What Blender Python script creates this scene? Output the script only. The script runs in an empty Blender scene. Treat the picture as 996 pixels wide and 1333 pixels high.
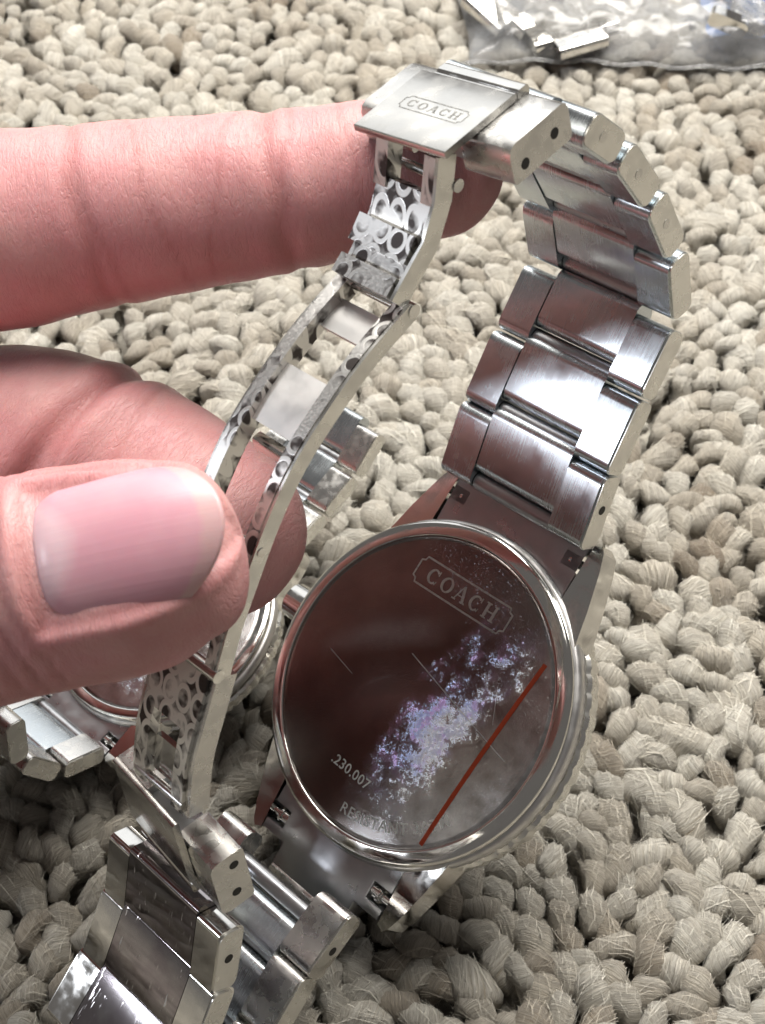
import bpy, bmesh, math, random
import numpy as np
from mathutils import Matrix, Vector

S = 0.001                      # everything below is laid out in millimetres
scene = bpy.context.scene
COL = scene.collection
R_ = math.radians
rng = np.random.default_rng(11)
random.seed(5)

# ------------------------------------------------------------------ camera
TILT, DIST, FPX = 37.0, 171.0, 2014.0
cam_loc = np.array([0.0, -DIST*math.sin(R_(TILT)), DIST*math.cos(R_(TILT))])
ct, st = math.cos(R_(TILT)), math.sin(R_(TILT))
RC = np.array([[1, 0, 0], [0, ct, -st], [0, st, ct]])
cam = bpy.data.objects.new('camera', bpy.data.cameras.new('camera'))
COL.objects.link(cam)
cam.location = cam_loc*S
cam.rotation_euler = (R_(TILT), 0, 0)
cam.data.sensor_fit = 'VERTICAL'
cam.data.sensor_height = 36.0
cam.data.lens = 36.0*FPX/1333.0
cam.data.clip_start = 0.005
cam.data.clip_end = 50
cam.data.dof.use_dof = True
cam.data.dof.focus_distance = 0.128
cam.data.dof.aperture_fstop = 95.0
scene.camera = cam

def W(px, py, d):
    """point seen at photo pixel (px,py), d millimetres in front of the lens, in world mm"""
    p = np.array([(px-498)/FPX, -(py-666.5)/FPX, -1.0])*d
    return RC@p + cam_loc

# ------------------------------------------------------------------ light
world = bpy.data.worlds.new('World'); scene.world = world
world.use_nodes = True
bg = world.node_tree.nodes['Background']
bg.inputs[0].default_value = (0.150, 0.141, 0.135, 1); bg.inputs[1].default_value = 1.0

def area(name, loc, target, sx, sy, power, col):
    l = bpy.data.lights.new(name, 'AREA'); l.shape = 'RECTANGLE'; l.size = sx; l.size_y = sy
    l.energy = power; l.color = col
    o = bpy.data.objects.new(name, l); COL.objects.link(o)
    o.location = loc
    d = Vector(target)-Vector(loc)
    o.rotation_euler = d.to_track_quat('-Z', 'Y').to_euler()
    return o
area('desk_lamp', (0.05, 0.20, 0.37), (0.0, 0.06, 0), 0.34, 0.28, 4.5, (1.0, 0.96, 0.90))
area('wall_fill', (-0.2, 2.3, 1.05), (0, 0, 0), 2.8, 1.2, 13, (0.96, 0.98, 1.0))  # added fill panel in place of a pale wall, brightens the clasp metal
area('side_lamp', (-1.46, -0.235, 0.69), (0, 0, 0.02), 0.20, 0.15, 5.5, (0.88, 0.92, 1.0))

scene.render.engine = 'CYCLES'
scene.view_settings.view_transform = 'Standard'
scene.view_settings.look = 'None'
scene.view_settings.exposure = 0.0
scene.view_settings.gamma = 1.0
scene.view_settings.use_curve_mapping = False
scene.unit_settings.system = 'METRIC'
cy = scene.cycles
cy.max_bounces = 6; cy.diffuse_bounces = 1; cy.glossy_bounces = 4; cy.transmission_bounces = 3; cy.transparent_max_bounces = 6
cy.caustics_reflective = False; cy.caustics_refractive = False

# ------------------------------------------------------------------ node helpers
class NT:
    def __init__(s, name):
        s.m = bpy.data.materials.new(name); s.m.use_nodes = True
        s.t = s.m.node_tree; s.n = s.t.nodes; s.p = s.n['Principled BSDF']
    def new(s, ty, **kw):
        n = s.n.new(ty)
        for k, v in kw.items(): setattr(n, k, v)
        return n
    def link(s, a, b): s.t.links.new(a, b)
    def put(s, sock, v):
        if hasattr(v, 'default_value') or hasattr(v, 'is_output'): s.link(v, sock)
        else: sock.default_value = v
    def coords(s, which='Object', scale=(1000, 1000, 1000), rot=(0, 0, 0)):
        t = s.new('ShaderNodeTexCoord'); m = s.new('ShaderNodeMapping')
        m.inputs['Scale'].default_value = scale
        if which == 'UV' or which == 'Object' or which == 'Generated': s.link(t.outputs[which], m.inputs[0])
        else:
            a = s.new('ShaderNodeAttribute', attribute_name=which); s.link(a.outputs['Vector'], m.inputs[0])
        m.inputs['Rotation'].default_value = rot
        return m.outputs[0]
    def noise(s, v, scale, detail=3, rough=.55, dist=0.0):
        n = s.new('ShaderNodeTexNoise'); s.link(v, n.inputs['Vector'])
        n.inputs['Scale'].default_value = scale; n.inputs['Detail'].default_value = detail
        n.inputs['Roughness'].default_value = rough; n.inputs['Distortion'].default_value = dist
        return n.outputs['Fac']
    def vor(s, v, scale, feat='F1', out='Distance', rand=1.0):
        n = s.new('ShaderNodeTexVoronoi', feature=feat); s.link(v, n.inputs['Vector'])
        n.inputs['Scale'].default_value = scale; n.inputs['Randomness'].default_value = rand
        return n.outputs[out]
    def ramp(s, f, stops):
        n = s.new('ShaderNodeValToRGB'); s.link(f, n.inputs[0])
        e = n.color_ramp.elements
        while len(e) > 1: e.remove(e[-1])
        e[0].position = stops[0][0]; e[0].color = tuple(stops[0][1])+(1,)
        for p, c in stops[1:]:
            q = e.new(p); q.color = tuple(c)+(1,)
        return n.outputs[0]
    def rmap(s, f, a, b, c=0.0, d=1.0):
        n = s.new('ShaderNodeMapRange'); s.link(f, n.inputs[0])
        for i, v in enumerate((a, b, c, d)): n.inputs[i+1].default_value = v
        return n.outputs[0]
    def math(s, op, a, b=0.0, c=0.0):
        n = s.new('ShaderNodeMath', operation=op)
        for i, v in enumerate((a, b, c)): s.put(n.inputs[i], v)
        return n.outputs[0]
    def mix(s, f, a, b, mode='MIX'):
        n = s.new('ShaderNodeMix', data_type='RGBA', blend_type=mode)
        s.put(n.inputs[0], f)
        for sock, v in ((n.inputs[6], a), (n.inputs[7], b)):
            if isinstance(v, tuple): sock.default_value = v+(1,) if len(v) == 3 else v
            else: s.link(v, sock)
        return n.outputs[2]
    def bump(s, h, dist_mm, strength=1.0, prev=None):
        n = s.new('ShaderNodeBump'); s.link(h, n.inputs['Height'])
        n.inputs['Distance'].default_value = dist_mm*S; n.inputs['Strength'].default_value = strength
        if prev is not None: s.link(prev, n.inputs['Normal'])
        return n.outputs[0]
    def set(s, **kw):
        for k, v in kw.items():
            sock = s.p.inputs[k.replace('_', ' ')]
            if isinstance(v, tuple) and len(v) == 3 and sock.type == 'RGBA': v = v+(1,)
            s.put(sock, v)
        return s
    def sep(s, v):
        n = s.new('ShaderNodeSeparateXYZ'); s.link(v, n.inputs[0]); return n.outputs

MAT = {}
def metal(name, col, rough, brush=None, rvar=0.08, smudge=0.5, bumpd=0.002):
    """stainless steel: brush = stretched scale of the grain in mm^-1 or None for polished"""
    n = NT(name); v = n.coords()
    big = n.noise(v, 0.35, 4)
    f = n.rmap(big, .3, .7, -rvar, rvar)
    if brush:
        vb = n.coords(scale=tuple(1000*b for b in brush))
        g = n.noise(vb, 1.0, 3, .7)
        r = n.math('ADD', n.math('ADD', f, rough), n.rmap(g, .3, .7, -.05, .05))
        n.set(Normal=n.bump(g, bumpd*2, .8))
        c = n.mix(n.rmap(g, .35, .7), tuple(x*.93 for x in col), col)
    else:
        sm = n.noise(v, .7, 3, .5)
        scr = n.noise(n.coords(scale=(9000, 400, 900), rot=(0, 0, .5)), 1.0, 2, .6)
        r = n.math('ADD', n.math('ADD', f, rough), n.rmap(sm, .45, .8, 0, smudge*.25))
        n.set(Normal=n.bump(scr, bumpd, .35))
        c = n.mix(n.rmap(sm, .45, .85, 0, .5), col, tuple(x*.8 for x in col))
    n.set(Base_Color=c, Metallic=1.0, Roughness=r)
    MAT[name] = n.m; return n.m
metal('steel_bead', (.80, .79, .77), .48, smudge=.2)
metal('steel_plate', (.64, .63, .60), .19, smudge=.25)
metal('steel_brushed', (.60, .645, .67), .24, brush=(20, .22, .22), bumpd=.0006)
metal('steel_polished', (.70, .69, .66), .09)
metal('steel_satin', (.66, .65, .625), .25, smudge=.7)
metal('steel_side', (.76, .75, .71), .27, smudge=.35)
metal('steel_dark', (.40, .41, .425), .33, smudge=.3, bumpd=.0005)
metal('steel_frosted', (.62, .61, .60), .36, smudge=1.0, bumpd=.006)
def mat_scratched():
    n = NT('steel_scratched'); v = n.coords()
    a = n.noise(n.coords(scale=(6500, 500, 1200), rot=(0, 0, .25)), 1.0, 3, .6); b = n.noise(n.coords(scale=(2500, 350, 700), rot=(0, .3, -.35)), 1.0, 2, .6)
    k = n.math('MULTIPLY', n.rmap(n.math('MAXIMUM', a, b), .66, .72), n.rmap(n.noise(v, .5, 3), .40, .55))
    n.set(Base_Color=n.mix(k, n.mix(n.rmap(n.noise(v, .3, 3), .4, .6), (.30, .27, .285), (.38, .36, .365)), (.82, .80, .78)), Metallic=1.0, Roughness=n.rmap(k, 0, 1, .07, .4), Normal=n.bump(k, .01, .5))
    MAT['steel_scratched'] = n.m
mat_scratched()
def mat_hole():
    n = NT('drill_hole'); n.set(Base_Color=(.012, .011, .010), Roughness=.6); MAT['hole'] = n.m
mat_hole()

def mat_monogram():
    """deployant blades: steel etched with a dark pattern of touching rings"""
    n = NT('etched_ring_pattern'); v = n.coords(scale=(1000, 1000, 1000))
    x, y, z = n.sep(v)
    # in-plane coordinates come from the mesh UV (mm)
    uv = n.coords('UV', scale=(1, 1, 1)); wv = n.new('ShaderNodeVectorMath', operation='ADD')
    nz = n.new('ShaderNodeTexNoise'); n.link(uv, nz.inputs[0]); nz.inputs['Scale'].default_value = .5
    sc = n.new('ShaderNodeVectorMath', operation='SCALE'); n.link(nz.outputs['Color'], sc.inputs[0]); sc.inputs['Scale'].default_value = .25
    n.link(uv, wv.inputs[0]); n.link(sc.outputs[0], wv.inputs[1])
    d = n.vor(wv.outputs[0], .60, rand=.18)
    ring = n.ramp(d, [(0, (0, 0, 0)), (.30, (0, 0, 0)), (.335, (1, 1, 1)), (.50, (1, 1, 1)), (.53, (0, 0, 0))])
    wear = n.rmap(n.noise(v, .42, 3), .44, .58)
    m = n.math('MAXIMUM', ring, wear)
    grit = n.noise(v, 7, 3)
    c = n.mix(m, (.085, .075, .072), (.82, .81, .78))
    n.set(Base_Color=c, Metallic=1.0, Roughness=n.math('ADD', n.rmap(m, 0, 1, .42, .32), n.rmap(grit, .4, .7, 0, .15)),
          Normal=n.bump(m, .02, .5))
    MAT['monogram'] = n.m
mat_monogram()

def mat_caseback():
    """polished steel under a scuffed protective film; scuffs, bubbles and scratches have their own shapes, lamp glare and a pale reflection are coloured in"""
    n = NT('caseback_under_film'); v = n.coords(); x, y, z = n.sep(v)
    w1 = n.rmap(n.noise(v, .33, 5, .6), .25, .75, -2.6, 2.6)
    w2 = n.rmap(n.noise(n.coords(rot=(0, 0, 1)), .3, 5, .6), .25, .75, -3.0, 3.0)
    wx = n.math('ADD', x, w1); wy = n.math('ADD', y, w2)
    # scuffed film with lamp glare painted in: a band from the lettering plate to the lower rim, dense in the middle, thinning out
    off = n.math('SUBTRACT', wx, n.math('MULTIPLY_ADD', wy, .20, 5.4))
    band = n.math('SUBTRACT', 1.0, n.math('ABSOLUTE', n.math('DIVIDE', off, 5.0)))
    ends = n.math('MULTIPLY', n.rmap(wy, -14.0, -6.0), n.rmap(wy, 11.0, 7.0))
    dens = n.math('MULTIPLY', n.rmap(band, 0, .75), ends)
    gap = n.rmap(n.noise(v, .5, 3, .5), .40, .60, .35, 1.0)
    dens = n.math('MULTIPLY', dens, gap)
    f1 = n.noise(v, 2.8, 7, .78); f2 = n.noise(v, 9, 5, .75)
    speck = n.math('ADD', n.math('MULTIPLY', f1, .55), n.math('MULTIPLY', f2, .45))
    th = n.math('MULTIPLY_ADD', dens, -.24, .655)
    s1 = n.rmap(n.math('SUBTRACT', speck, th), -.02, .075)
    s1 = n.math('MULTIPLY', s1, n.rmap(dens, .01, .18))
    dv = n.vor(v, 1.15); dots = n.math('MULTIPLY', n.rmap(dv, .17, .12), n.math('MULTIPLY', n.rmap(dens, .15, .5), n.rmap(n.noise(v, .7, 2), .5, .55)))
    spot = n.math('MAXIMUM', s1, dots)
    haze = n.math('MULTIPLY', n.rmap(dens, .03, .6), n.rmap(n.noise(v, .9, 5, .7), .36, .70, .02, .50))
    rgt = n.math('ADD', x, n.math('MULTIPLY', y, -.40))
    rim = n.math('MULTIPLY', n.rmap(rgt, 3.0, 13.5), n.rmap(n.noise(v, .55, 6, .65), .30, .72, .14, .58))  # reflection of bright surroundings painted as pale haze towards the right
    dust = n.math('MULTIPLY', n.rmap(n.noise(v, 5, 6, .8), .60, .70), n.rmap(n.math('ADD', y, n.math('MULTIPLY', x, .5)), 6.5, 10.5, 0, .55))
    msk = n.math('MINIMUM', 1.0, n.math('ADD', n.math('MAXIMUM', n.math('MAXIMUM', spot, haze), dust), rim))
    blue = n.math('MULTIPLY', n.rmap(off, 2.8, -1.2), n.rmap(wy, -12, -6))  # blue-violet lamp glare put into the scuff colour
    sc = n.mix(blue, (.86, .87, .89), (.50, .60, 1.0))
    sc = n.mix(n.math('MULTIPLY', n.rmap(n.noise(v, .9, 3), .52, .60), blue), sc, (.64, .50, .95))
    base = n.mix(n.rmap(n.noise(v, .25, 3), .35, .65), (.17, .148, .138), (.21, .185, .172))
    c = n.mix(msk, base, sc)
    r = n.math('ADD', n.rmap(msk, 0, 1, .10, .34), n.rmap(n.noise(v, 2.5, 6, .7), .5, .8, 0, .10))
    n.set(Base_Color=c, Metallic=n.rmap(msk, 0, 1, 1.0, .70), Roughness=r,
          Normal=n.bump(n.math('ADD', msk, n.math('MULTIPLY', speck, .6)), .06, .7),
          Coat_Weight=.25, Coat_Roughness=.05)
    MAT['caseback'] = n.m
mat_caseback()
def mat_simple(name, col, rough, metallic=0.0, **kw):
    n = NT(name); v = n.coords()
    f = n.noise(v, 2.2, 4, .65)
    n.set(Base_Color=n.mix(n.rmap(f, .3, .75), tuple(c*.78 for c in col), col), Roughness=n.rmap(f, .3, .7, rough-.06, rough+.08), Metallic=metallic, **kw)
    MAT[name] = n.m
mat_simple('red_line', (.40, .055, .02), .45)
mat_simple('engraving', (.82, .82, .81), .38, .25)
mat_simple('engraving_faint', (.62, .58, .55), .30, .9)
mat_simple('engraving_mid', (.58, .55, .53), .32, .6)
mat_simple('engraving_clasp', (.52, .51, .48), .28, 1.0)
mat_simple('scratch', (.70, .69, .70), .4, .6)
mat_simple('crystal_dark', (.02, .02, .022), .05)

# ------------------------------------------------------------------ mesh helpers
def finish(bm, name, mat, parent, smooth=35, uv=None):
    me = bpy.data.meshes.new(name)
    bmesh.ops.recalc_face_normals(bm, faces=bm.faces)
    bmesh.ops.scale(bm, vec=(S, S, S), verts=bm.verts)
    bm.to_mesh(me); bm.free()
    for p in me.polygons: p.use_smooth = True
    if smooth is not None: me.set_sharp_from_angle(angle=R_(smooth))
    me.materials.append(MAT[mat] if isinstance(mat, str) else mat)
    o = bpy.data.objects.new(name, me); COL.objects.link(o)
    if parent is not None: o.parent = parent
    return o

def bevel(bm, off, seg=2, ang=25):
    es = [e for e in bm.edges if len(e.link_faces) == 2 and e.calc_face_angle(0) > R_(ang)]
    if es: bmesh.ops.bevel(bm, geom=es, offset=off, segments=seg, profile=.6, affect='EDGES', clamp_overlap=True)

def prism(bm, poly, x0, x1, frame):
    """poly of (a,b) extruded from x0 to x1; frame(x,a,b) -> xyz"""
    A = [bm.verts.new(frame(x0, a, b)) for a, b in poly]
    B = [bm.verts.new(frame(x1, a, b)) for a, b in poly]
    n = len(poly)
    bm.faces.new(A[::-1]); bm.faces.new(B)
    for i in range(n): bm.faces.new((A[i], A[(i+1) % n], B[(i+1) % n], B[i]))

def cyl(bm, p0, p1, r, n=14, r1=None):
    p0 = Vector(p0); p1 = Vector(p1); d = (p1-p0).normalized()
    a = d.orthogonal().normalized(); b = d.cross(a)
    r1 = r if r1 is None else r1
    A = []; B = []
    for i in range(n):
        t = 2*math.pi*i/n; q = a*math.cos(t)+b*math.sin(t)
        A.append(bm.verts.new(p0+q*r)); B.append(bm.verts.new(p1+q*r1))
    bm.faces.new(A[::-1]); bm.faces.new(B)
    for i in range(n): bm.faces.new((A[i], A[(i+1) % n], B[(i+1) % n], B[i]))

def lathe(bm, prof, n=128, cap0=False, rfun=None):
    rings = []
    for k, (r, z) in enumerate(prof):
        if r < 1e-6: rings.append([bm.verts.new((0, 0, z))]); continue
        rings.append([bm.verts.new(((r if rfun is None else rfun(r, k, i))*math.cos(2*math.pi*i/n), (r if rfun is None else rfun(r, k, i))*math.sin(2*math.pi*i/n), z)) for i in range(n)])
    for a, b in zip(rings, rings[1:]):
        for i in range(n):
            j = (i+1) % n
            if len(a) == 1: bm.faces.new((a[0], b[i], b[j]))
            elif len(b) == 1: bm.faces.new((a[i], a[j], b[0]))
            else: bm.faces.new((a[i], a[j], b[j], b[i]))
    return rings

def rrect(a0, a1, b0, b1, r, n=4, rb=None):
    """rounded rectangle outline (a along, b across); rb = radius at the b1 side"""
    rb = r if rb is None else rb
    out = []
    for (ca, cb, t0, rr) in ((a1-r, b0+r, -90, r), (a1-rb, b1-rb, 0, rb), (a0+rb, b1-rb, 90, rb), (a0+r, b0+r, 180, r)):
        for k in range(n+1):
            t = R_(t0+90*k/n); out.append((ca+rr*math.cos(t), cb+rr*math.sin(t)))
    return out

def tag(o, label=None, cat=None, group=None, kind=None):
    for k, v in (('label', label), ('category', cat), ('group', group), ('kind', kind)):
        if v is not None: o[k] = v
    return o

def empty(name, mat4=None):
    o = bpy.data.objects.new(name, None); COL.objects.link(o)
    o.empty_display_size = .01
    if mat4 is not None: o.matrix_world = mat4
    return o

def text_verts(body, size, spacing=1.0, offset=0.0):
    cu = bpy.data.curves.new('lettering_source', 'FONT'); cu.body = body; cu.size = size
    cu.space_character = spacing; cu.offset = offset; cu.align_x = 'CENTER'; cu.resolution_u = 3
    o = bpy.data.objects.new('lettering_source', cu); COL.objects.link(o)
    dg = bpy.context.evaluated_depsgraph_get(); dg.update()
    me = bpy.data.meshes.new_from_object(o.evaluated_get(dg))
    vs = [tuple(v.co) for v in me.vertices]; fs = [tuple(p.vertices) for p in me.polygons]
    bpy.data.objects.remove(o); bpy.data.curves.remove(cu); bpy.data.meshes.remove(me)
    return vs, fs

def serif_word(word, h, adv):
    """blocky serif capitals built from quads: returns verts, faces centred on x=0, y=0"""
    vs = []; fs = []
    def quad(p):
        b = len(vs); vs.extend(p); fs.append(tuple(range(b, b+len(p))))
    def ring(cx, a0, a1, rx, ry, w0, w1, n=14):
        for k in range(n):
            t0 = R_(a0+(a1-a0)*k/n); t1 = R_(a0+(a1-a0)*(k+1)/n)
            def ww(t): return w1+(w0-w1)*abs(math.cos(t))
            quad([(cx+(rx)*math.cos(t0), ry*math.sin(t0)), (cx+rx*math.cos(t1), ry*math.sin(t1)),
                  (cx+(rx-ww(t1))*math.cos(t1), (ry-ww(t1))*math.sin(t1)), (cx+(rx-ww(t0))*math.cos(t0), (ry-ww(t0))*math.sin(t0))])
    def bar(x0, y0, x1, y1, w):
        dx, dy = x1-x0, y1-y0; L = math.hypot(dx, dy); nx, ny = -dy/L*w/2, dx/L*w/2
        quad([(x0+nx, y0+ny), (x1+nx, y1+ny), (x1-nx, y1-ny), (x0-nx, y0-ny)])
    H = h/2; n = len(word)
    for i, ch in enumerate(word):
        cx = (i-(n-1)/2)*adv
        if ch == 'C':
            ring(cx, 48, 312, .46*h, H, .2*h, .1*h); bar(cx+.33*h, .18*h, cx+.33*h, H, .09*h); bar(cx+.30*h, -H*.9, cx+.36*h, -.2*h, .06*h)
        elif ch == 'O': ring(cx, 0, 360, .48*h, H, .2*h, .09*h, 22)
        elif ch == 'A':
            bar(cx-.36*h, -H, cx, H, .09*h); bar(cx+.36*h, -H, cx+.02*h, H, .2*h); bar(cx-.22*h, -.14*h, cx+.24*h, -.14*h, .08*h)
            bar(cx-.52*h, -H+.04*h, cx-.2*h, -H+.04*h, .09*h); bar(cx+.16*h, -H+.04*h, cx+.54*h, -H+.04*h, .09*h)
        elif ch == 'H':
            for s in (-1, 1):
                bar(cx+s*.3*h, -H, cx+s*.3*h, H, .2*h)
                for q in (-1, 1): bar(cx+s*.3*h-.19*h, q*(H-.04*h), cx+s*.3*h+.19*h, q*(H-.04*h), .09*h)
            bar(cx-.3*h, 0, cx+.3*h, 0, .1*h)
    return vs, fs

def ribbon_loop(pts, w, closed=True):
    """flat ribbon of width w along 2D points"""
    P = []
    for a, b in zip(pts, list(pts[1:])+[pts[0]]):
        a = np.array(a, float); b = np.array(b, float); k = max(1, int(np.linalg.norm(b-a)/.35))
        P += [a+(b-a)*q/k for q in range(k)]
    n = len(P); vs = []; fs = []
    for i in range(n):
        a = P[i-1] if (closed or i > 0) else P[i]; b = P[(i+1) % n] if (closed or i < n-1) else P[i]
        t = b-a; t /= np.linalg.norm(t)+1e-9; nn = np.array([-t[1], t[0]])*w/2
        vs += [tuple(P[i]+nn), tuple(P[i]-nn)]
    for i in range(n if closed else n-1):
        j = (i+1) % n; fs.append((2*i, 2*j, 2*j+1, 2*i+1))
    return vs, fs

def surf_mesh(vs, fs, fmap, name, mat, parent, thick=.03):
    bm = bmesh.new()
    V = [bm.verts.new(fmap(v[0], v[1])) for v in vs]
    for f in fs:
        try: bm.faces.new([V[i] for i in f])
        except ValueError: pass
    g = bmesh.ops.solidify(bm, geom=bm.faces[:], thickness=thick)
    return finish(bm, name, mat, parent, smooth=30)

# ------------------------------------------------------------------ carpet
def loop_mesh(seed, nu=13, nv=12):
    """one twisted two-ply yarn loop, about 6 mm long, arched; returns verts, quads, (u,v)"""
    r = np.random.default_rng(seed)
    L = r.uniform(.85, 1.75); H = r.uniform(1.8, 2.5); rad = r.uniform(1.2, 1.56)
    tw = r.choice([-1, 1], p=[.25, .75])*r.uniform(2.4, 3.8); ph = r.uniform(0, 6.28); lean = r.uniform(-.5, .5)
    vs = []; uv = []
    for i in range(nu+1):
        t = i/nu; a = math.pi*(t)
        cx = -L*math.cos(a); cz = H*math.sin(a)**.8; cy = lean*math.sin(a)+.35*math.sin(2*a+ph)
        tx, tz = L*math.sin(a)+1e-3, H*.9*math.cos(a); l = math.hypot(tx, tz); tx /= l; tz /= l
        rr = rad*(.78+.28*math.sin(a))*(1+.06*math.sin(3*a+ph))
        for j in range(nv):
            b = 2*math.pi*j/nv
            rr2 = rr*(1+.13*math.cos(2*(b-tw*t*math.pi*.55)-ph)+.07*math.cos(5*(b-tw*t*math.pi*.55)+ph*2))
            ny, nn = math.cos(b)*rr2*1.05, math.sin(b)*rr2
            vs.append((cx-tz*nn, cy+ny, cz+tx*nn)); uv.append((t*6.0, j/nv*8.0+tw*t*3.2))
    fs = []
    for i in range(nu):
        for j in range(nv):
            k = (j+1) % nv; fs.append((i*nv+j, i*nv+k, (i+1)*nv+k, (i+1)*nv+j))
    V = np.array(vs); V[:, 2] -= (H+rad*1.0)
    return V, np.array(fs), np.array(uv)

def mat_yarn():
    n = NT('berber_yarn'); n2 = n.coords('yarn', scale=(1, 1, 1))
    v = n.coords()
    vf = n.new('ShaderNodeMapping'); n.link(n2, vf.inputs[0]); vf.inputs['Scale'].default_value = (.30, 4.2, 1)
    g = n.noise(vf.outputs[0], 1.0, 5, .75, 1.6)
    g2 = n.noise(v, 4.5, 4, .7)
    at = n.new('ShaderNodeAttribute', attribute_name='tint')
    base = n.ramp(at.outputs['Fac'], [(0, (.40, .33, .25)), (.16, (.57, .515, .425)), (.5, (.735, .69, .595)), (1, (.835, .805, .715))])
    c = n.mix(n.rmap(g, .32, .56), (.50, .455, .39), (1, 1, 1))
    c = n.mix(1.0, base, c, 'MULTIPLY')
    wv = n.noise(v, .09, 3)
    c = n.mix(n.rmap(wv, .45, .7, 0, .35), c, (.72, .66, .58), 'MULTIPLY')
    n.set(Base_Color=c, Roughness=.85, Normal=n.bump(g, .55, 1.0, n.bump(g2, .15, .6)), Sheen_Weight=.25, Sheen_Roughness=.5)
    n.p.inputs['Specular IOR Level'].default_value = .2
    MAT['yarn'] = n.m
mat_yarn()
def mat_backing():
    n = NT('carpet_backing'); v = n.coords()
    d = n.vor(v, .2); g = n.noise(v, 1.5, 5, .7)
    c = n.mix(n.rmap(d, .2, .8), (.60, .56, .48), (.20, .18, .15))
    n.set(Base_Color=c, Roughness=.95, Normal=n.bump(n.math('ADD', n.math('MULTIPLY', d, -1.0), n.math('MULTIPLY', g, .2)), 2.5, 1.0))
    MAT['backing'] = n.m
mat_backing()

def np_mesh(name, V, Fq, mat, attrs=None, smooth=True):
    me = bpy.data.meshes.new(name)
    V = np.asarray(V, np.float32); k = Fq.shape[1]
    me.vertices.add(len(V)); me.vertices.foreach_set('co', V.ravel())
    me.loops.add(Fq.size); me.loops.foreach_set('vertex_index', Fq.ravel().astype(np.int32))
    me.polygons.add(len(Fq)); me.polygons.foreach_set('loop_start', np.arange(0, Fq.size, k, dtype=np.int32))
    me.update(calc_edges=True)
    me.polygons.foreach_set('use_smooth', np.full(len(Fq), smooth))
    for nm, (ty, arr) in (attrs or {}).items():
        a = me.attributes.new(nm, ty, 'POINT')
        a.data.foreach_set('vector' if ty == 'FLOAT_VECTOR' else 'value', np.asarray(arr, np.float32).ravel())
    me.materials.append(MAT[mat] if isinstance(mat, str) else mat)
    me.validate()
    return me

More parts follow.
